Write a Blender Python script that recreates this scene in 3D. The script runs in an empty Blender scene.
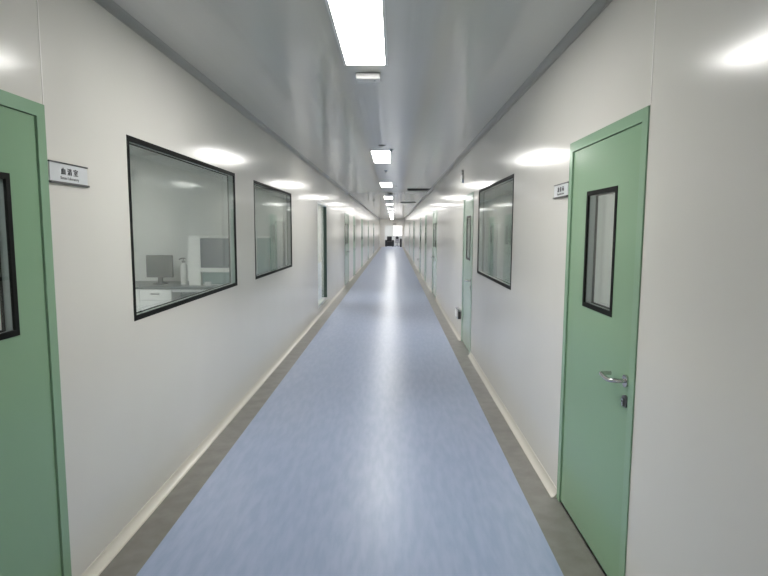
import bpy, bmesh, math, random
from mathutils import Vector, Matrix
random.seed(4)
sc = bpy.context.scene
COL = sc.collection
L, R, ZC = 1.3556, 0.9656, 2.6045          # wall planes left/right of the camera axis, ceiling height
YB, YE = -4.2, 52.3                     # ends of the corridor
DH = 2.025                              # door height with frame

# ------------------------------------------------------------------ materials
def mat(name, col, rough=.5, metal=0., spec=.5, **kw):
    m = bpy.data.materials.new(name); m.use_nodes = True
    b = m.node_tree.nodes['Principled BSDF']
    b.inputs['Base Color'].default_value = (*col, 1)
    b.inputs['Roughness'].default_value = rough
    b.inputs['Metallic'].default_value = metal
    b.inputs['Specular IOR Level'].default_value = spec
    return m
def nodes(m): return m.node_tree.nodes, m.node_tree.links, m.node_tree.nodes['Principled BSDF']
def add_bump(m, scale3, strength, dist, detail=2., nscale=1.):
    n, l, b = nodes(m)
    tc = n.new('ShaderNodeTexCoord'); mp = n.new('ShaderNodeMapping'); nz = n.new('ShaderNodeTexNoise'); bp = n.new('ShaderNodeBump')
    mp.inputs['Scale'].default_value = scale3
    nz.inputs['Scale'].default_value = nscale; nz.inputs['Detail'].default_value = detail
    bp.inputs['Strength'].default_value = strength; bp.inputs['Distance'].default_value = dist
    l.new(tc.outputs['Object'], mp.inputs['Vector']); l.new(mp.outputs['Vector'], nz.inputs['Vector'])
    l.new(nz.outputs['Fac'], bp.inputs['Height']); l.new(bp.outputs['Normal'], b.inputs['Normal'])
def add_mottle(m, scale3, c1, c2, nscale=1., detail=3.):
    n, l, b = nodes(m)
    tc = n.new('ShaderNodeTexCoord'); mp = n.new('ShaderNodeMapping'); nz = n.new('ShaderNodeTexNoise'); rp = n.new('ShaderNodeValToRGB')
    mp.inputs['Scale'].default_value = scale3
    nz.inputs['Scale'].default_value = nscale; nz.inputs['Detail'].default_value = detail
    rp.color_ramp.elements[0].position = .38; rp.color_ramp.elements[1].position = .64
    rp.color_ramp.elements[0].color = (*c1, 1); rp.color_ramp.elements[1].color = (*c2, 1)
    l.new(tc.outputs['Object'], mp.inputs['Vector']); l.new(mp.outputs['Vector'], nz.inputs['Vector'])
    l.new(nz.outputs['Fac'], rp.inputs['Fac']); l.new(rp.outputs['Color'], b.inputs['Base Color'])
    return rp

M = {}
M['wall'] = mat('wall_panel', (.74, .71, .66), .165, spec=.40)
add_bump(M['wall'], (1.5, .8, .35), .10, .01)
add_mottle(M['wall'], (1.3, .7, .5), (.72, .70, .65), (.75, .73, .685))
M['ceil'] = mat('ceiling_panel', (.645, .64, .60), .10, spec=.55)
add_bump(M['ceil'], (11., .012, 1.), .25, .012, 2.)
M['room'] = mat('room_paint', (.74, .75, .73), .5)
M['roomfloor'] = mat('room_floor', (.35, .38, .40), .5)
M['border'] = mat('floor_border', (.20, .195, .18), .38)
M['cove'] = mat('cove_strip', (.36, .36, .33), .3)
M['base'] = mat('baseboard_cove', (.71, .675, .605), .25)
M['seam'] = mat('joint_strip', (.82, .80, .76), .35)
M['green'] = mat('green_paint', (.25, .405, .255), .2)
M['sheengreen'] = mat('green_paint_with_sheen', (.40, .53, .43), .16)  # door green lightened: grazing gloss of the farther doors painted into the colour
add_bump(M['green'], (3, 3, 3), .05, .01)
M['greenjamb'] = mat('green_frame_paint', (.265, .42, .28), .2)
M['sheenframegreen'] = mat('green_frame_paint_with_sheen', (.42, .55, .45), .16)  # frame green lightened likewise, grazing sheen put into the colour
M['gap'] = mat('door_gap', (.015, .03, .018), .7)
M['black'] = mat('black_border', (.008, .009, .008), .6, 0., .12)
M['spacer'] = mat('glazing_spacer', (.22, .255, .24), .35)
M['tealspacer'] = mat('tinted_glass_edge', (.06, .11, .09), .35)
M['steel'] = mat('brushed_steel', (.55, .55, .54), .25, 1.)
M['darksteel'] = mat('dark_steel', (.16, .16, .16), .35, .8)
M['white'] = mat('white_enamel', (.78, .78, .76), .35)
M['paleframe'] = mat('pale_aluminium', (.62, .66, .63), .3)
M['plastic'] = mat('grey_plastic', (.32, .32, .31), .45)
M['ventgrey'] = mat('vent_grey', (.5, .5, .48), .4)
M['darkplastic'] = mat('dark_plastic', (.045, .046, .045), .45)
M['rail'] = mat('sign_rail', (.10, .10, .10), .35, .3)
M['ink'] = mat('sign_ink', (.025, .025, .03), .6)
M['greyink'] = mat('sign_small_ink', (.28, .28, .29), .6)
M['plaque'] = mat('sign_plaque', (.66, .68, .70), .3)
M['bench'] = mat('bench_top', (.10, .12, .12), .3)
M['screen'] = mat('monitor_screen', (.035, .042, .04), .25)
M['teal'] = mat('teal_panel', (.22, .32, .30), .25)
M['violet'] = mat('dark_window', (.10, .11, .14), .15)
M['leather'] = mat('black_leather', (.016, .015, .02), .45)
M['cushion'] = mat('grey_cushion', (.40, .39, .42), .7)
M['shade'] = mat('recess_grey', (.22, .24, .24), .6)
def emis(name, col, s):
    m = bpy.data.materials.new(name); m.use_nodes = True
    n = m.node_tree.nodes; n.clear()
    e = n.new('ShaderNodeEmission'); o = n.new('ShaderNodeOutputMaterial')
    e.inputs['Color'].default_value = (*col, 1); e.inputs['Strength'].default_value = s
    m.node_tree.links.new(e.outputs[0], o.inputs[0]); return m
M['lamp'] = emis('lamp_diffuser', (1., .985, .95), 13.)
M['roomlamp'] = emis('room_lamp_diffuser', (1., 1., .99), 25.)
M['lobbylamp'] = emis('lobby_lamp_diffuser', (1., .98, .95), 22.)
M['daylight'] = emis('lit_window', (1., .97, .95), .55)
def glass(name, tint):
    m = bpy.data.materials.new(name); m.use_nodes = True
    n, l = m.node_tree.nodes, m.node_tree.links; n.clear()
    o = n.new('ShaderNodeOutputMaterial'); mx = n.new('ShaderNodeMixShader')
    t = n.new('ShaderNodeBsdfTransparent'); g = n.new('ShaderNodeBsdfGlossy'); lw = n.new('ShaderNodeLayerWeight')
    t.inputs['Color'].default_value = (*tint, 1); g.inputs['Roughness'].default_value = .02; g.inputs['Color'].default_value = (.95, .985, .97, 1)
    pw = n.new('ShaderNodeMath'); pw.operation = 'POWER'; pw.inputs[1].default_value = 5
    ml = n.new('ShaderNodeMath'); ml.operation = 'MULTIPLY_ADD'; ml.inputs[1].default_value = .72; ml.inputs[2].default_value = .03
    l.new(lw.outputs['Facing'], pw.inputs[0]); l.new(pw.outputs[0], ml.inputs[0]); l.new(ml.outputs[0], mx.inputs['Fac'])
    l.new(t.outputs[0], mx.inputs[1]); l.new(g.outputs[0], mx.inputs[2]); l.new(mx.outputs[0], o.inputs[0]); return m
M['glass'] = glass('window_glass', (.975, .985, .978))
# floor: blue sheet vinyl with a grey border strip along both walls
fm = mat('vinyl_floor', (.3, .4, .6), .33, spec=.5); M['floor'] = fm
add_bump(fm, (5., 1.6, 1.), .10, .01, 3.)
n, l, b = nodes(fm)
rp = add_mottle(fm, (16, 3.2, 1), (.315, .385, .55), (.37, .43, .595), 1.6, 6.)
tc = n.new('ShaderNodeTexCoord'); sx = n.new('ShaderNodeSeparateXYZ'); l.new(tc.outputs['Object'], sx.inputs[0])
def mth(op, a, bv):
    q = n.new('ShaderNodeMath'); q.operation = op; l.new(a, q.inputs[0])
    if isinstance(bv, (int, float)): q.inputs[1].default_value = bv
    else: l.new(bv, q.inputs[1])
    return q.outputs[0]
inside = mth('MULTIPLY', mth('GREATER_THAN', sx.outputs[0], -1.152), mth('LESS_THAN', sx.outputs[0], .778))
gz = n.new('ShaderNodeTexNoise'); gz.inputs['Scale'].default_value = 9; gz.inputs['Detail'].default_value = 5
gr = n.new('ShaderNodeValToRGB'); gr.color_ramp.elements[0].color = (.185, .175, .16, 1); gr.color_ramp.elements[1].color = (.235, .225, .205, 1)
gr.color_ramp.elements[0].position = .35; gr.color_ramp.elements[1].position = .65
l.new(tc.outputs['Object'], gz.inputs['Vector']); l.new(gz.outputs['Fac'], gr.inputs['Fac'])
mx = n.new('ShaderNodeMix'); mx.data_type = 'RGBA'
l.new(inside, mx.inputs['Factor']); l.new(gr.outputs['Color'], mx.inputs['A']); l.new(rp.outputs['Color'], mx.inputs['B'])
l.new(mx.outputs['Result'], b.inputs['Base Color'])

# ------------------------------------------------------------------ mesh helpers
def box(bm, x0, x1, y0, y1, z0, z1, bev=0.):
    r = bmesh.ops.create_cube(bm, size=1.)
    vs = r['verts']
    for v in vs:
        v.co = Vector(((x0 + x1) / 2 + v.co.x * abs(x1 - x0), (y0 + y1) / 2 + v.co.y * abs(y1 - y0), (z0 + z1) / 2 + v.co.z * abs(z1 - z0)))
    if bev:
        es = list({e for v in vs for e in v.link_edges})
        bmesh.ops.bevel(bm, geom=es, offset=bev, segments=2, affect='EDGES', profile=.6)
def cyl(bm, p0, p1, r0, r1=None, seg=20):
    r1 = r0 if r1 is None else r1
    p0, p1 = Vector(p0), Vector(p1); d = p1 - p0
    q = d.to_track_quat('Z', 'Y').to_matrix().to_4x4()
    bmesh.ops.create_cone(bm, cap_ends=True, segments=seg, radius1=r0, radius2=r1, depth=d.length, matrix=Matrix.Translation((p0 + p1) / 2) @ q)
def tube(bm, pts, r, seg=12):
    pts = [Vector(p) for p in pts]; rings = []
    up = Vector((0, 0, 1))
    for i, p in enumerate(pts):
        t = (pts[min(i + 1, len(pts) - 1)] - pts[max(i - 1, 0)]).normalized()
        a = t.cross(up); a = a.normalized() if a.length > 1e-4 else Vector((1, 0, 0)); bb = t.cross(a)
        rings.append([bm.verts.new(p + (a * math.cos(k / seg * 2 * math.pi) + bb * math.sin(k / seg * 2 * math.pi)) * r) for k in range(seg)])
    for A, B in zip(rings, rings[1:]):
        for k in range(seg): bm.faces.new((A[k], A[(k + 1) % seg], B[(k + 1) % seg], B[k]))
    bm.faces.new(rings[0]); bm.faces.new(rings[-1][::-1])
def extrude_profile(bm, prof, y0, y1):              # closed profile of (x,z), extruded along y
    a = [bm.verts.new((x, y0, z)) for x, z in prof]; c = [bm.verts.new((x, y1, z)) for x, z in prof]
    k = len(prof)
    for i in range(k): bm.faces.new((a[i], a[(i + 1) % k], c[(i + 1) % k], c[i]))
    bm.faces.new(a[::-1]); bm.faces.new(c)
def obj(name, bm, m, parent=None, smooth=False, loc=None, recalc=True):
    if recalc: bmesh.ops.recalc_face_normals(bm, faces=bm.faces[:])
    me = bpy.data.meshes.new(name); bm.to_mesh(me); bm.free()
    me.materials.append(m)
    if smooth:
        for p in me.polygons: p.use_smooth = True
        me.set_sharp_from_angle(angle=math.radians(40))
    o = bpy.data.objects.new(name, me); COL.objects.link(o)
    if parent: o.parent = parent
    if loc: o.location = loc
    return o
def tag(o, label, cat, group=None, kind=None):
    o['label'] = label; o['category'] = cat
    if group: o['group'] = group
    if kind: o['kind'] = kind
    return o
def empty(name, loc, label, cat, group=None, kind=None):
    o = bpy.data.objects.new(name, None); COL.objects.link(o); o.location = loc; o.empty_display_size = .1
    return tag(o, label, cat, group, kind)
def B(*boxes, bev=0.):
    bm = bmesh.new()
    for q in boxes: box(bm, *q, bev=bev)
    return bm
def copy_tree(o, parent=None):
    c = o.copy(); COL.objects.link(c)
    if parent: c.parent = parent
    for ch in list(o.children): copy_tree(ch, c)
    return c

# ------------------------------------------------------------------ openings in the two corridor walls
# (y0, y1, z0, z1)
LW1 = (2.812, 4.71, 1.072, 2.027); LW2 = (5.338, 7.288, 1.066, 2.028); LEM = (9.76, 11.09, .15, 2.05)
RW1 = (4.512, 6.353, 1.066, 2.011)
LD1 = (1.216, 2.151); LDF = [(15.1, 16.5), (18.25, 19.25), (22.6, 24.0), (28.5, 29.5), (36., 37.4)]
RD1 = (2.153, 3.082); RD2 = (6.76, 7.69); RDF = [(12.42, 13.72), (16.3, 17.25), (19.6, 20.6), (26., 27.4), (33., 34.)]
def dop(d): return (d[0], d[1], 0., DH)
left_open = [dop(LD1), LW1, LW2, LEM] + [dop(d) for d in LDF]
right_open = [dop(RD1), RW1, dop(RD2)] + [dop(d) for d in RDF]
TH = .06
def wall_with_holes(name, s, W, holes, label):
    ys = sorted({YB, YE, *[h[0] for h in holes], *[h[1] for h in holes]})
    zs = sorted({0., ZC, *[h[2] for h in holes], *[h[3] for h in holes]})
    def solid(i, j):
        if i < 0 or j < 0 or i >= len(ys) - 1 or j >= len(zs) - 1: return True
        yc, zc = (ys[i] + ys[i + 1]) / 2, (zs[j] + zs[j + 1]) / 2
        return not any(h[0] < yc < h[1] and h[2] < zc < h[3] for h in holes)
    bm = bmesh.new(); xf, xb = s * W, s * (W + TH)
    def quad(*p): bm.faces.new([bm.verts.new(q) for q in p])
    for i in range(len(ys) - 1):
        for j in range(len(zs) - 1):
            a, b_, c, d = ys[i], ys[i + 1], zs[j], zs[j + 1]
            if solid(i, j):
                quad((xf, a, c), (xf, b_, c), (xf, b_, d), (xf, a, d)); quad((xb, a, c), (xb, a, d), (xb, b_, d), (xb, b_, c))
            else:
                if solid(i - 1, j): quad((xf, a, c), (xf, a, d), (xb, a, d), (xb, a, c))
                if solid(i + 1, j): quad((xf, b_, c), (xb, b_, c), (xb, b_, d), (xf, b_, d))
                if solid(i, j - 1): quad((xf, a, c), (xb, a, c), (xb, b_, c), (xf, b_, c))
                if solid(i, j + 1): quad((xf, a, d), (xf, b_, d), (xb, b_, d), (xb, a, d))
    bmesh.ops.remove_doubles(bm, verts=bm.verts[:], dist=1e-5)
    o = obj(name, bm, M['wall'])
    return tag(o, label, 'wall', kind='structure')
wall_with_holes('wall_left', -1, L, left_open, 'long glossy off-white panel wall on the left with two dark-framed windows')
wall_with_holes('wall_right', 1, R, right_open, 'long glossy off-white panel wall on the right with one dark-framed window')
tag(obj('floor', B((-L - .08, R + .08, YB, YE + 5.2, -.08, 0.)), M['floor']), 'blue speckled vinyl corridor floor with grey border strips', 'floor', kind='structure')
tag(obj('ceiling', B((-L, R, YB, YE + .1, ZC, ZC + .06)), M['ceil']), 'glossy grey corridor ceiling with a row of light panels', 'ceiling', kind='structure')
tag(obj('wall_back', B((-L, R, YB - .06, YB, 0, ZC)), M['wall']), 'plain off-white wall closing the corridor behind the viewer', 'wall', kind='structure')

# end of the corridor: a wall with an open doorway into a bright lobby
EX0, EX1, EZ = -.85, .78, 2.03
tag(obj('wall_end', B((-L, EX0, YE, YE + .1, 0, ZC), (EX1, R, YE, YE + .1, 0, ZC), (EX0, EX1, YE, YE + .1, EZ, ZC)), M['wall']),
    'far end wall of the corridor around the open lobby doorway', 'wall', kind='structure')
LB = YE + 5.
tag(obj('wall_lobby', B((-3.2, 3., LB, LB + .1, 0, 2.7), (-3.3, -3.2, YE + .1, LB + .1, 0, 2.7), (3., 3.1, YE + .1, LB + .1, 0, 2.7)), M['room']),
    'pale lobby wall seen through the doorway at the far end', 'wall', kind='structure')
tag(obj('ceiling_lobby', B((-3.3, 3.1, YE + .1, LB + .1, 2.7, 2.76)), M['room']), 'white lobby ceiling beyond the far doorway', 'ceiling', kind='structure')
tag(obj('floor_lobby', B((-3.3, -L - .09, YE + .1, LB + .1, -.08, 0.), (R + .09, 3.1, YE + .1, LB + .1, -.08, 0.)), M['roomfloor']),
    'grey floor at the two sides of the lobby', 'floor', kind='structure')

# trims
def arc_profile(s, W, z0, dx, dz, foot):            # concave cove: wall point (W, z0) to (W-dx, z0+dz)
    pts = []
    for k in range(9):
        a = k / 8 * math.pi / 2
        if foot: pts.append((s * (W - dx * (1 - math.cos(a))), z0 + dz * (1 - math.sin(a))))
        else: pts.append((s * (W - dx * (1 - math.cos(a))), z0 + dz * math.sin(a)))
    return pts
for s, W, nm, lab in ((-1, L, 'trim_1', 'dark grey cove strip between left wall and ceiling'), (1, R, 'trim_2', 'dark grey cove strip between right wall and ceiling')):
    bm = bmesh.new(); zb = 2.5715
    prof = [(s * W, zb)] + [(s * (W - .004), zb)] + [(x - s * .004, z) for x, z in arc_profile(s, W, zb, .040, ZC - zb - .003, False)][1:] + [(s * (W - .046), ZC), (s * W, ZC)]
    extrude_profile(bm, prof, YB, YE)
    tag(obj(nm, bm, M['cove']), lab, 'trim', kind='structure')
def segs(doors):
    out, y = [], YB
    for a, b_ in sorted(doors): out.append((y, a)); y = b_
    out.append((y, YE)); return out
for s, W, doors, nm, lab in ((-1, L, [LD1] + LDF, 'baseboard_left', 'cream coved baseboard along the left wall'), (1, R, [RD1, RD2] + RDF, 'baseboard_right', 'cream coved baseboard along the right wall')):
    bm = bmesh.new()
    prof = [(s * W, 0), (s * W, .048), (s * (W - .003), .048)] + [(x - s * .004, z + .002) for x, z in arc_profile(s, W, .0, .034, .042, True)][1:-1] + [(s * (W - .038), .003), (s * (W - .038), 0)]
    for a, b_ in segs(doors): extrude_profile(bm, prof, a, b_)
    tag(obj(nm, bm, M['base']), lab, 'baseboard', kind='structure')
for nm, s, W, y, lab in (('trim_3', -1, L, 2.1545, 'thin pale panel joint above the left green door'), ('trim_4', 1, R, 2.1500, 'thin pale panel joint above the nearest right green door')):
    bm = B((s * W, s * (W - .0015), y - .0035, y + .0035, DH + .002 if s < 0 else DH + .002, 2.5715))
    tag(obj(nm, bm, M['seam']), lab, 'trim', kind='structure')

# ------------------------------------------------------------------ rooms behind the walls
def room(key, s, W, y0, y1, depth, what):
    a = W + TH; b_ = a + depth
    x0, x1 = sorted((s * a, s * b_))
    xo0, xo1 = sorted((s * b_, s * (b_ + .06)))
    tag(obj('wall_' + key, B((xo0, xo1, y0, y1, 0, ZC), (x0, x1, y0 - .03, y0, 0, ZC), (x0, x1, y1, y1 + .03, 0, ZC)), M['room']), 'pale walls of ' + what, 'wall', kind='structure')
    fx0, fx1 = sorted((s * (W + .085), s * b_))
    tag(obj('floor_' + key, B((fx0, fx1, y0, y1, -.08, 0)), M['roomfloor']), 'grey floor of ' + what, 'floor', kind='structure')
    tag(obj('ceiling_' + key, B((x0, x1, y0, y1, ZC, ZC + .06)), M['room']), 'pale ceiling of ' + what, 'ceiling', kind='structure')
LABY = 7.95
room('laboratory', -1, L, -2., LABY, 3.6, 'the laboratory behind the two left windows')
room('far_rooms', -1, L, 14.6, 50., 2.2, 'the rooms behind the far left doors')
room('sealed', -1, L, 8.0, 14.5, 2.2, 'the small room behind the tall left glass panel')
room('store', 1, R, -2., 3.3, 2.4, 'the room behind the nearest right door')
room('workroom', 1, R, 3.4, 10.6, 2.6, 'the workroom behind the right window')
room('annex', 1, R, 10.7, 50., 2.2, 'the rooms behind the far right doors')

# ------------------------------------------------------------------ ceiling lights
def make_light(name, w, ln, label, group, lampmat):
    t = empty(name, (0, 0, 0), label, 'ceiling light', group)
    f = .016
    obj('frame', B((-w / 2 - f, w / 2 + f, -ln / 2 - f, -ln / 2, -.006, 0), (-w / 2 - f, w / 2 + f, ln / 2, ln / 2 + f, -.006, 0),
                   (-w / 2 - f, -w / 2, -ln / 2, ln / 2, -.006, 0), (w / 2, w / 2 + f, -ln / 2, ln / 2, -.006, 0)), M['white'], t)
    obj('diffuser', B((-w / 2, w / 2, -ln / 2, ln / 2, -.004, 0)), lampmat, t)
    return t
first = make_light('ceiling_light', .245, 1.28, '', 'ceiling light panels along the corridor', M['lamp'])
names = {-1: 'bright ceiling light panel over the corridor just behind the viewer',
         0: 'largest bright ceiling light panel, cut by the top of the view', 1: 'second bright ceiling light panel from the camera, past the small emergency light box',
         2: 'third bright ceiling light panel from the camera, before the round detector', 3: 'fourth bright ceiling light panel from the camera, just past the round detector',
         4: 'fifth bright ceiling light panel from the camera, small in the distance', 5: 'sixth bright ceiling light panel from the camera, small in the distance',
         6: 'seventh bright ceiling light panel from the camera, small in the distance', 7: 'eighth bright ceiling light panel from the camera, fourth from the far end',
         8: 'ninth bright ceiling light panel from the camera, third from the far end', 9: 'tenth bright ceiling light panel, last but one before the far end wall', 10: 'farthest ceiling light panel, right before the far end wall'}
LY = [-2.0, 2.98, 8.06, 12.87, 17.83, 22.5, 27.15, 31.9, 36.7, 41.5, 46.3, 50.5]
for k in range(-1, 11):
    o = first if k == -1 else copy_tree(first)
    o['label'] = names[k]; o.location = (-.186, LY[k + 1], ZC)
def room_lights(name, spots, group, label, lm, z=ZC):
    pr = make_light(name, .3, 1.2, label[0], group, lm)
    for i, (x, y) in enumerate(spots):
        o = pr if i == 0 else copy_tree(pr)
        o.location = (x, y, z); o['label'] = label[i]
room_lights('laboratory_light', [(-3.3, 1.), (-3.2, 4.2)], 'laboratory ceiling lights',
            ['ceiling light panel in the laboratory behind the left green door', 'ceiling light panel in the laboratory behind the larger left window'], M['roomlamp'])
room_lights('workroom_light', [(2.3, -.6), (2.4, 5.6)], 'ceiling lights of the right rooms',
            ['ceiling light panel in the room behind the nearest right door', 'ceiling light panel in the workroom behind the right window'], M['roomlamp'])
room_lights('lobby_light', [(0., YE + 1.6), (-1.6, YE + 3.2)], 'lobby ceiling lights',
            ['lobby ceiling light just beyond the far doorway', 'lobby ceiling light at the left of the far lobby'], M['lobbylamp'], 2.7)
room_lights('side_room_light', [(-2.5, 12.4), (2.1, 13.)], 'side room ceiling lights',
            ['ceiling light in the room behind the tall left glass panel', 'ceiling light in the room behind the far right double door'], M['roomlamp'])

# ------------------------------------------------------------------ doors and windows; n = depth behind the wall face, mirrored by side s
class Side:
    def __init__(self, s, W, y, z=0.): self.s, self.W, self.y, self.z = s, W, y, z
    def loc(self): return (self.s * self.W, self.y, self.z)
    def q(self, n0, n1, y0, y1, z0, z1):
        a, b_ = sorted((self.s * n0, self.s * n1)); return (a, b_, y0, y1, z0, z1)
def ring(S, n0, n1, y0, y1, z0, z1, t):
    return [S.q(n0, n1, y0, y1, z0, z0 + t), S.q(n0, n1, y0, y1, z1 - t, z1), S.q(n0, n1, y0, y0 + t, z0 + t, z1 - t), S.q(n0, n1, y1 - t, y1, z0 + t, z1 - t)]
def lever(S, parent, y, dirn, z):
    """lever handle with two round roses and a cylinder; dirn = way the lever points along y"""
    s = S.s
    bm = bmesh.new(); cyl(bm, (s * .008, y, z), (-s * .008, y, z), .026)
    h_ = obj('handle', bm, M['steel'], parent, True)
    bm = bmesh.new()
    pts = [(0, 0, 0), (.03, 0, 0), (.046, .004, 0), (.056, .016, -.003), (.060, .04, -.009), (.061, .075, -.011), (.062, .105, -.004), (.062, .132, .012), (.060, .148, .018), (.052, .157, .019), (.036, .160, .019), (.014, .160, .019)]
    tube(bm, [(-s * p, y + dirn * q * .80, z + min(r, 0) * .5) for p, q, r in pts], .0095)
    obj('lever', bm, M['steel'], h_, True)
    bm = bmesh.new(); cyl(bm, (s * .008, y, z - .086), (-s * .006, y, z - .086), .026)
    k = obj('lock', bm, M['darksteel'], parent, True)
    bm = bmesh.new(); cyl(bm, (-s * .004, y, z - .081), (-s * .014, y, z - .081), .0085); box(bm, *sorted((-s * .004, -s * .014)), y - .005, y + .005, z - .106, z - .081)
    obj('lock_cylinder', bm, M['steel'], k, True)
def door(num, s, W, y0, y1, label, vision=None, handle=None, double=False, pale=False):  # pale picks the greens that have the grazing sheen painted in
    yc = (y0 + y1) / 2; S = Side(s, W, yc)
    root = empty('door_%d' % num, S.loc(), label, 'door', kind='structure')
    hw = (y1 - y0) / 2; j = .05; g = .002
    obj('frame', B(S.q(-.006, TH, -hw, -hw + j, 0, DH), S.q(-.006, TH, hw - j, hw, 0, DH), S.q(-.006, TH, -hw + j, hw - j, DH - j, DH)), M['sheenframegreen' if pale else 'greenjamb'], root)
    obj('gap', B(S.q(.008, .05, -hw + j, -hw + j + g, .0, DH - j), S.q(.012, .05, hw - j - g, hw - j, .0, DH - j), S.q(.008, .05, -hw + j, hw - j, DH - j - g, DH - j), S.q(.012, .05, -hw + j, hw - j, 0., .012)), M['gap'], root)
    leaves = [(-hw + j + g, hw - j - g)] if not double else [(-hw + j + g, -g / 2), (g / 2, hw - j - g)]
    for a, b_ in leaves:
        z0, z1 = .012, DH - j - g
        if vision:
            va, vb = (vision[0] - yc, vision[1] - yc) if not double else ((a + b_) / 2 - .17, (a + b_) / 2 + .17)
            vz0, vz1 = vision[2], vision[3]
            lf = obj('leaf', B(S.q(.002, .047, a, va, z0, z1), S.q(.002, .047, vb, b_, z0, z1), S.q(.002, .047, va, vb, z0, vz0), S.q(.002, .047, va, vb, vz1, z1)), M['sheengreen' if pale else 'green'], root)
            vp = obj('vision_panel', B(*ring(S, -.001, .010, va, vb, vz0, vz1, .022), *ring(S, .040, .050, va, vb, vz0, vz1, .022)), M['black'], lf)
            obj('spacer', B(*ring(S, .0101, .0399, va + .001, vb - .001, vz0 + .001, vz1 - .001, .015)), M['spacer'], lf)
            obj('pane', B(S.q(.003, .007, va + .022, vb - .022, vz0 + .022, vz1 - .022), S.q(.042, .046, va + .022, vb - .022, vz0 + .022, vz1 - .022)), M['glass'], lf)
        else:
            lf = obj('leaf', B(S.q(.002, .047, a, b_, z0, z1)), M['green'], root)
    if handle: lever(S, root, handle[0] - yc, handle[1], handle[2])
    return root
door(1, -1, L, *LD1, 'green door cut by the left edge, beside the left room sign', vision=(1.56, 1.94, 1.167, 1.745), handle=None)
door(2, 1, R, *RD1, 'nearest green door on the right wall with steel lever handle', vision=(2.424, 2.802, 1.172, 1.748), handle=(2.238, 1, .935))
door(3, 1, R, *RD2, 'green door, sheen painted in, on the right wall just past the dark-framed window', vision=(6.99, 7.37, 1.174, 1.745), handle=(6.86, 1, .93), pale=True)
far = [(4, -1, L, LDF[0], 'green double door, sheen painted in, on the left wall past the tall glass panel', True), (5, -1, L, LDF[1], 'green door on the left wall just past the left double door', False),
       (6, -1, L, LDF[2], 'far left double door, second double door of the left wall', True), (7, -1, L, LDF[3], 'far single door on the left wall between two double doors', False),
       (8, -1, L, LDF[4], 'farthest double door on the left wall', True),
       (9, 1, R, RDF[0], 'green double door on the right wall beyond the low steel box', True), (10, 1, R, RDF[1], 'single green door on the right wall just past the double door', False),
       (11, 1, R, RDF[2], 'second single green door past the right double door', False), (12, 1, R, RDF[3], 'far double door on the right wall beyond the small dark socket', True),
       (13, 1, R, RDF[4], 'farthest green door on the right wall', False)]
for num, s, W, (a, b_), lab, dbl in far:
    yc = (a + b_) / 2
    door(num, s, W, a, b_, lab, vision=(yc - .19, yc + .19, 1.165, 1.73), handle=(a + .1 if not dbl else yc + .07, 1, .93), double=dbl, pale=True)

def window(num, s, W, op, label, border='black', t=.026, spacer='spacer'):
    y0, y1, z0, z1 = op; yc = (y0 + y1) / 2; S = Side(s, W, yc, z0)
    root = empty('window_%d' % num, S.loc(), label, 'window', kind='structure')
    hw = (y1 - y0) / 2; H = z1 - z0
    obj('frame', B(*ring(S, -.002, .010, -hw, hw, 0, H, t), *ring(S, .050, .058, -hw, hw, 0, H, t)), M[border], root)
    obj('spacer', B(*ring(S, .0101, .0499, -hw, hw, 0, H, t - .006)), M[spacer], root)
    obj('pane', B(S.q(.0015, .0065, -hw + t, hw - t, t, H - t)), M['glass'], root)
    obj('pane', B(S.q(.0515, .0565, -hw + t, hw - t, t, H - t)), M['glass'], root)
    return root
window(1, -1, L, LW1, 'larger nearer dark-framed window on the left wall, showing a monitor')
window(2, -1, L, LW2, 'smaller second dark-framed window on the left wall')
window(3, 1, R, RW1, 'only dark-framed window on the right wall, between two green doors')
y0, y1, z0, z1 = LEM; yc = (y0 + y1) / 2; S = Side(-1, L, yc, z0); hw = (y1 - y0) / 2; H = z1 - z0
root = empty('window_4', S.loc(), 'tall floor-length glass panel in a pale recess past the left windows', 'window', kind='structure')
obj('frame', B(S.q(-.002, TH, -hw, hw, 0, .045), S.q(-.002, TH, -hw, hw, H - .03, H)), M['paleframe'], root)
obj('jamb', B(S.q(-.001, TH, hw - .03, hw, .045, H - .03)), M['tealspacer'], root)
obj('jamb', B(S.q(-.001, TH, -hw, -hw + .03, .045, H - .03)), M['paleframe'], root)
obj('pane', B(S.q(.050, .058, -hw + .03, hw - .03, .045, H - .03)), M['glass'], root)

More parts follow.
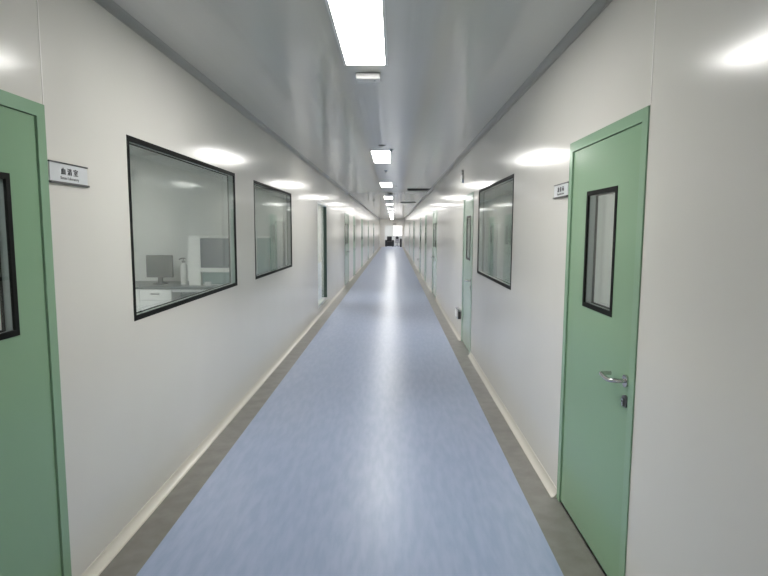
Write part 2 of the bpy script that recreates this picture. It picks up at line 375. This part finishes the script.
# ------------------------------------------------------------------ signs
def text_mesh(name, body, size, m, parent, s, n, y, z, width):
    cu = bpy.data.curves.new(name, 'FONT'); cu.body = body; cu.size = size; cu.align_x = 'CENTER'; cu.align_y = 'CENTER'; cu.extrude = .0006; cu.offset = 0.
    o = bpy.data.objects.new(name, cu); COL.objects.link(o)
    dg = bpy.context.evaluated_depsgraph_get(); dg.update()
    me = bpy.data.meshes.new_from_object(o.evaluated_get(dg)); bpy.data.objects.remove(o)
    xs = [v.co.x for v in me.vertices]; ys = [v.co.y for v in me.vertices]
    cx, cy = (min(xs) + max(xs)) / 2, (min(ys) + max(ys)) / 2; k = width / (max(xs) - min(xs))
    for v in me.vertices:                             # reading direction: away from the camera on the left wall, towards it on the right
        yy = (v.co.x - cx) * k * (1 if s < 0 else -1)
        v.co = Vector((s * n + v.co.z * -s, y + yy, z + (v.co.y - cy) * (k if size < .02 else 1)))
    if size > .02:                                    # heavier strokes
        bm = bmesh.new(); bm.from_mesh(me); src = bm.verts[:] + bm.edges[:] + bm.faces[:]
        for dy, dz in ((.0007, 0), (-.0007, 0), (0, .0004)):
            g = bmesh.ops.duplicate(bm, geom=src)['geom']
            bmesh.ops.translate(bm, verts=[e for e in g if isinstance(e, bmesh.types.BMVert)], vec=(-s * .00003 * (1 + abs(dz) * 1000), dy, dz))
        bm.to_mesh(me); bm.free()
    me.materials.clear(); me.materials.append(m)
    q = bpy.data.objects.new(name, me); COL.objects.link(q); q.parent = parent; return q
def sign(s, W, y0, y1, z0, z1, label, body, sub):
    yc = (y0 + y1) / 2; S = Side(s, W, yc, z0); hw = (y1 - y0) / 2; H = z1 - z0
    t = empty('room_sign', S.loc(), label, 'sign', 'room signs beside doors')
    obj('plaque', B(S.q(-.005, 0, -hw + .003, hw - .003, .004, H - .004)), M['plaque'], t)
    obj('rail', B(S.q(-.008, 0, -hw, hw, H - .006, H), bev=.001), M['rail'], t)
    obj('rail', B(S.q(-.012, 0, -hw, hw, 0, .008), bev=.001), M['rail'], t)
    text_mesh('lettering', body, .030, M['ink'], t, s, -.0055, 0., H * .60, .118)
    text_mesh('small_lettering', sub, .012, M['greyink'], t, s, -.0055, 0., H * .27, .128)
sign(-1, L, 2.160, 2.432, 1.733, 1.82, 'small white room sign with dark rails beside the left green door', '血 清 室', 'Serum Laboratory')
sign(1, R, 3.095, 3.36, 1.742, 1.824, 'small white room sign with dark rails beside the nearest right green door', '准 备 间', 'Preparation Room')

# ------------------------------------------------------------------ small fittings
t = empty('emergency_light', (-.181, 3.845, ZC), 'small white emergency light box on the ceiling past the nearest light panel', 'emergency light')
obj('mount', B((-.062, .062, -.035, .035, -.006, 0)), M['plastic'], t)
obj('housing', B((-.08, .08, -.05, .05, -.044, -.006), bev=.004), M['white'], t)
bm = bmesh.new(); cyl(bm, (.045, .0, -.044), (.045, .0, -.047), .006)
obj('lamp', bm, M['plastic'], t)
def sprinkler(loc, label):
    t = empty('ceiling_sprinkler', loc, label, 'sprinkler', 'ceiling sprinklers')
    bm = bmesh.new(); cyl(bm, (0, 0, 0), (0, 0, -.006), .04, .034); obj('rose', bm, M['steel'], t, True)
    bm = bmesh.new(); cyl(bm, (0, 0, -.006), (0, 0, -.03), .010); cyl(bm, (0, 0, -.03), (0, 0, -.033), .020); obj('head', bm, M['darksteel'], t, True)
sprinkler((-.046, 7.31, ZC), 'small sprinkler at the near right corner of the second light panel')
sprinkler((-.15, 9.86, ZC), 'small sprinkler on the ceiling between the second and third light panels')
sprinkler((.045, 13.23, ZC), 'small sprinkler just right of the third light panel')
t = empty('smoke_detector', (-.12, 15.5, ZC), 'round grey smoke detector on the ceiling between third and fourth light panels', 'smoke detector')
bm = bmesh.new(); cyl(bm, (0, 0, 0), (0, 0, -.02), .075, .07, 28); obj('base', bm, M['plastic'], t, True)
bm = bmesh.new(); cyl(bm, (0, 0, -.02), (0, 0, -.05), .06, .035, 28); obj('sensor_dome', bm, M['darkplastic'], t, True)
t = empty('ceiling_plate', (-.16, 6.98, ZC), 'thin grey slot plate on the ceiling before the second light panel', 'plate')
obj('plate', B((-.045, .045, -.03, .03, -.006, 0), bev=.001), M['plastic'], t)
obj('slot', B((-.03, .03, -.004, .004, -.008, -.006)), M['darksteel'], t)
def grille(x0, x1, y0, y1, label, m):
    cx, cy = (x0 + x1) / 2, (y0 + y1) / 2; w, d = (x1 - x0) / 2, (y1 - y0) / 2
    t = empty('ceiling_vent', (cx, cy, ZC), label, 'vent', 'ceiling vents on the right side')
    obj('frame', B((-w, w, -d, -d + .025, -.02, 0), (-w, w, d - .025, d, -.02, 0), (-w, -w + .025, -d + .025, d - .025, -.02, 0), (w - .025, w, -d + .025, d - .025, -.02, 0)), m, t)
    bm = bmesh.new()
    k = 9
    for i in range(k):
        yy = -d + .04 + (2 * d - .08) * i / (k - 1); box(bm, -w + .025, w - .025, yy - .012, yy + .012, -.016, -.012)
    obj('louvre', bm, m, t)
    obj('duct', B((-w + .025, w - .025, -d + .025, d - .025, -.004, 0)), m, t)
grille(.335, .90, 14.1, 14.62, 'black square vent grille on the ceiling at the right', M['darkplastic'])
grille(.25, .8, 20.6, 21.0, 'grey vent grille on the ceiling farther along at the right', M['ventgrey'])

t = empty('wall_alarm', (R, 7.80, 2.31), 'small grey alarm fitting high on the right wall above the second green door', 'alarm')
bm = bmesh.new()
cyl(bm, (0, 0, 0), (-.022, 0, 0), .055, .05, 28)
for v in bm.verts: v.co.z = v.co.z * 1.35 - .025
obj('back_plate', bm, M['steel'], t, True)
bm = bmesh.new(); cyl(bm, (-.022, 0, -.025), (-.030, 0, -.025), .034, .030, 24)
for v in bm.verts: v.co.z = (v.co.z + .025) * 1.3 - .025
obj('face', bm, M['white'], t, True)
bm = bmesh.new(); cyl(bm, (0., 0, .07), (-.03, 0, .065), .022, .016, 20); obj('strobe', bm, M['plastic'], t, True)

t = empty('socket_box', (R, 7.92, .31), 'low stainless socket box on the right wall beside the second green door', 'socket')
obj('housing', B((-.045, 0, -.13, .13, -.02, .125), bev=.004), M['steel'], t)
obj('cover', B((-.052, -.0451, -.11, .11, .0, .105), bev=.003), M['white'], t)
obj('side_plate', B((-.042, -.004, -.136, -.1301, -.015, .09)), M['darkplastic'], t)
t = empty('wall_socket', (R, 21.7, .42), 'small dark socket low on the right wall far along the corridor', 'socket')
obj('plate', B((-.012, 0, -.08, .08, -.06, .06), bev=.003), M['plastic'], t)
obj('outlet', B((-.03, -.0121, -.05, .05, -.04, .04), bev=.003), M['darkplastic'], t)

# ------------------------------------------------------------------ laboratory furniture (seen through the left windows)
BF, BK, BZ = 7.18, LABY, .80
t = tag(obj('worktop', B((-L - TH - 3.55, -L - TH - .02, BF - .03, BK - .005, BZ - .035, BZ), bev=.004), M['bench']), 'dark grey laboratory worktop under the monitor behind the left window', 'worktop')
def cabinet(x0, x1, label, kick=.1):
    cx = (x0 + x1) / 2; w = (x1 - x0) / 2
    t = empty('base_cabinet', (cx, BF, 0), label, 'cabinet', 'laboratory base cabinets')
    top = BZ - .036
    obj('body', B((-w, w, .0, BK - BF - .01, kick, top), (-w + .01, w - .01, .05, BK - BF - .02, 0, kick)), M['white'], t)
    for sg in (-1, 1):
        a, b_ = (-w + .004, -.002) if sg < 0 else (.002, w - .004)
        d = obj('drawer', B((a, b_, -.018, -.0005, top - .142, top - .006), bev=.002), M['white'], t)
        bm = bmesh.new(); hx = (a + b_) / 2; hz = top - .062
        tube(bm, [(hx - .05, -.0175, hz), (hx - .05, -.04, hz), (hx + .05, -.04, hz), (hx + .05, -.0175, hz)], .006, 8); obj('drawer_handle', bm, M['darksteel'], d)
    for sg in (-1, 1):
        a, b_ = (-w + .004, -.002) if sg < 0 else (.002, w - .004)
        dd = obj('cabinet_door', B((a, b_, -.018, -.0005, kick + .005, top - .148), bev=.002), M['white'], t)
        bm = bmesh.new(); hx = sg * .055
        tube(bm, [(hx, -.0175, top - .41), (hx, -.042, top - .41), (hx, -.042, top - .29), (hx, -.0175, top - .29)], .007, 8); obj('door_handle', bm, M['darksteel'], dd)
cabinet(-3.79, -2.943, 'white base cabinet with two drawers and two doors below the monitor')
cabinet(-2.155, -1.44, 'white base cabinet below the worktop at its right end near the corridor')
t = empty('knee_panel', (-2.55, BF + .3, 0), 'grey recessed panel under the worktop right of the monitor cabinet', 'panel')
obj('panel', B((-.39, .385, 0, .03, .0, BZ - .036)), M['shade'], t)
obj('apron', B((-.39, .385, -.28, -.26, BZ - .075, BZ - .036)), M['white'], t)
# monitor
t = empty('computer_monitor', (-3.235, 7.5, BZ), 'dark flat computer monitor standing on the laboratory worktop', 'monitor')
obj('housing', B((-.182, .182, 0, .04, .092, .40), bev=.006), M['darkplastic'], t)
obj('screen', B((-.166, .166, -.002, -.0002, .112, .386)), M['screen'], t)
obj('stand', B((-.03, .03, .012, .045, .012, .2), bev=.004), M['darkplastic'], t)
bm = bmesh.new(); cyl(bm, (0, .02, 0), (0, .02, .014), .10, .09, 32); obj('foot', bm, M['darkplastic'], t, True)
# pump bottle
t = empty('pump_bottle', (-2.895, 7.5, BZ), 'white bottle with grey pump top between the monitor and the analyser', 'bottle')
bm = bmesh.new(); cyl(bm, (0, 0, 0), (0, 0, .27), .044, .044, 28); cyl(bm, (0, 0, .27), (0, 0, .30), .044, .02, 28); obj('body', bm, M['white'], t, True)
bm = bmesh.new(); cyl(bm, (0, 0, .30), (0, 0, .325), .022); cyl(bm, (0, 0, .325), (0, 0, .355), .007); tube(bm, [(-.06, 0, .34), (-.03, 0, .357), (0, 0, .36), (.03, 0, .357)], .009, 10); obj('pump', bm, M['darksteel'], t, True)
# analyser: white column, dark window, shelf, teal lower bay
t = empty('laboratory_analyser', (-2.43, 7.32, BZ), 'large white bench analyser with dark window right of the monitor', 'analyser')
obj('side_column', B((-.33, -.165, 0, .55, 0, .64), bev=.006), M['white'], t)
obj('body', B((-.165, .33, .08, .55, .0, .64)), M['white'], t)
obj('top_cover', B((-.335, .335, -.01, .55, .6401, .666), bev=.005), M['white'], t)
obj('sash_window', B((-.163, .32, .0, .078, .243, .636)), M['violet'], t)
obj('shelf', B((-.165, .33, -.02, .079, .185, .241), bev=.004), M['white'], t)
obj('lower_bay', B((-.163, .32, .05, .079, .012, .184)), M['teal'], t)
obj('sample_tray', B((-.12, -.04, .0, .045, .0, .05), bev=.004), M['white'], t)
t = empty('incubator', (-1.765, 7.48, BZ), 'teal glass-fronted cabinet on the worktop seen through the second left window', 'incubator')
obj('body', B((-.115, .095, .02, .44, 0, .66), bev=.006), M['white'], t)
obj('glass_door', B((-.105, .085, 0, .0195, .05, .64), bev=.003), M['teal'], t)
obj('handle', B((.06, .07, -.02, -.0005, .25, .42)), M['steel'], t)
t = empty('dark_column', (-1.57, 7.5, BZ), 'tall narrow dark grey column on the worktop behind the second left window', 'column')  # plain dark grey upright block on the worktop
obj('casing', B((-.05, .05, 0, .2, 0, .85), bev=.006), M['shade'], t)
obj('cap', B((-.055, .055, -.005, .205, .8501, .87), bev=.004), M['plastic'], t)
# items seen through the left door's vision panel
t = empty('storage_cart', (-2.9, 3.2, 0), 'dark trolley with cream shelf seen through the left green door', 'cart')
for x in (-.3, .27):
    for y in (-.25, .22): obj('post', B((x, x + .03, y, y + .03, 0, 1.35)), M['darkplastic'], t)
obj('shelf', B((-.3, .3, -.25, .25, 1.05, 1.08)), M['base'], t)
obj('shelf', B((-.3, .3, -.25, .25, 1.32, 1.351)), M['darkplastic'], t)
obj('shelf', B((-.3, .3, -.25, .25, .4, .43)), M['base'], t)

# workroom behind the right window
for x0, x1, lab in ((1.845, 1.935, 'grey vertical column in the workroom, middle of the right window'), (1.60, 1.69, 'grey vertical column in the workroom, far side of the right window')):
    t = empty('grey_column', ((x0 + x1) / 2, 10.3, 0), lab, 'pipe casing', 'grey columns in the workroom')  # plain grey upright block with a cap
    w = (x1 - x0) / 2
    obj('casing', B((-w, w, 0, .29, 0, 1.68), bev=.004), M['shade'], t)
    obj('cap', B((-w - .01, w + .01, -.01, .29, 1.681, 1.70), bev=.003), M['plastic'], t)
# ------------------------------------------------------------------ seating at the far end
def armchair(loc, rz, label):
    t = empty('armchair', loc, label, 'armchair', 'black seating at the far end'); t.rotation_euler.z = rz
    obj('seat', B((-.24, .24, -.3, .25, .05, .50), bev=.04), M['leather'], t, True)
    obj('backrest', B((-.24, .24, .2, .38, .3, 1.0), bev=.06), M['leather'], t, True)
    for sg in (-1, 1):
        obj('armrest', B((sg * .335 - .085, sg * .335 + .095, -.32, .36, .03, .66), bev=.04), M['leather'], t, True)
        for y in (-.27, .3): obj('leg', B((sg * .3 - .02, sg * .3 + .02, y - .02, y + .02, 0, .04)), M['darksteel'], t)
armchair((-.43, YE + .6, 0), 0.03, 'black leather armchair filling the left half of the far doorway')
t = empty('office_chair', (.31, YE + .9, 0), 'dark swivel chair with grey seat and round headrest at the far doorway', 'chair', 'black seating at the far end')
for k in range(5):
    a = k / 5 * 2 * math.pi
    bm = bmesh.new(); tube(bm, [(0, 0, .09), (.28 * math.cos(a), .28 * math.sin(a), .06)], .02, 8); cyl(bm, (.28 * math.cos(a) - .02, .28 * math.sin(a), .03), (.28 * math.cos(a) + .02, .28 * math.sin(a), .03), .03)
    obj('leg', bm, M['darkplastic'], t)
bm = bmesh.new(); cyl(bm, (0, 0, .08), (0, 0, .42), .03); obj('column', bm, M['darksteel'], t)
obj('seat', B((-.24, .24, -.25, .22, .40, .5), bev=.03), M['cushion'], t, True)
obj('backrest', B((-.17, .17, .2, .27, .52, .80), bev=.03), M['cushion'], t, True)
bm = bmesh.new(); bmesh.ops.create_uvsphere(bm, u_segments=20, v_segments=14, radius=.14)
for v in bm.verts: v.co = Vector((v.co.x * 1.15, v.co.y * .5 + .23, v.co.z + .87))
obj('headrest', bm, M['leather'], t, True)
t = empty('waste_bin', (.66, YE + .32, 0), 'slim black bin against the right side of the far doorway', 'bin')
bm = bmesh.new(); cyl(bm, (0, 0, 0), (0, 0, .72), .085, .10, 28); obj('body', bm, M['leather'], t, True)
bm = bmesh.new(); cyl(bm, (0, 0, .721), (0, 0, .80), .102, .05, 28); obj('lid', bm, M['darkplastic'], t, True)
t = tag(obj('window_5', B((-.1, .95, LB - .03, LB - .001, 1.0, 2.25)), M['daylight']), 'bright lit window pane on the far lobby wall', 'window', kind='structure')
t = empty('wall_box', (.05, YE, 2.16), 'small dark box above the far doorway', 'box')
obj('body', B((-.16, .16, -.06, 0, -.045, .045), bev=.005), M['darkplastic'], t)
obj('face', B((-.13, .13, -.064, -.0601, -.03, .03)), M['plastic'], t)

# ------------------------------------------------------------------ camera and world
f, p, yw, rl = 548.78, .1043, -.0177, .0044
fwd = Vector((math.sin(yw) * math.cos(p), math.cos(yw) * math.cos(p), -math.sin(p))); rt = Vector((math.cos(yw), -math.sin(yw), 0)); up = rt.cross(fwd)
r2 = rt * math.cos(rl) + up * math.sin(rl); u2 = -rt * math.sin(rl) + up * math.cos(rl)
cam = bpy.data.cameras.new('camera'); co = bpy.data.objects.new('camera', cam); COL.objects.link(co)
co.matrix_world = Matrix(((r2.x, u2.x, -fwd.x, 0), (r2.y, u2.y, -fwd.y, 0), (r2.z, u2.z, -fwd.z, 1.55), (0, 0, 0, 1)))
cam.sensor_fit = 'HORIZONTAL'; cam.sensor_width = 36; cam.lens = f / 768 * 36; cam.clip_start = .02; cam.clip_end = 200
sc.camera = co
w = bpy.data.worlds.new('world'); sc.world = w; w.use_nodes = True
w.node_tree.nodes['Background'].inputs['Color'].default_value = (.02, .02, .02, 1)
vs = sc.view_settings
sc.display_settings.display_device = 'sRGB'
vs.view_transform = 'Standard'; vs.look = 'None'; vs.gamma = 1; vs.use_curve_mapping = False; vs.exposure = 1.36
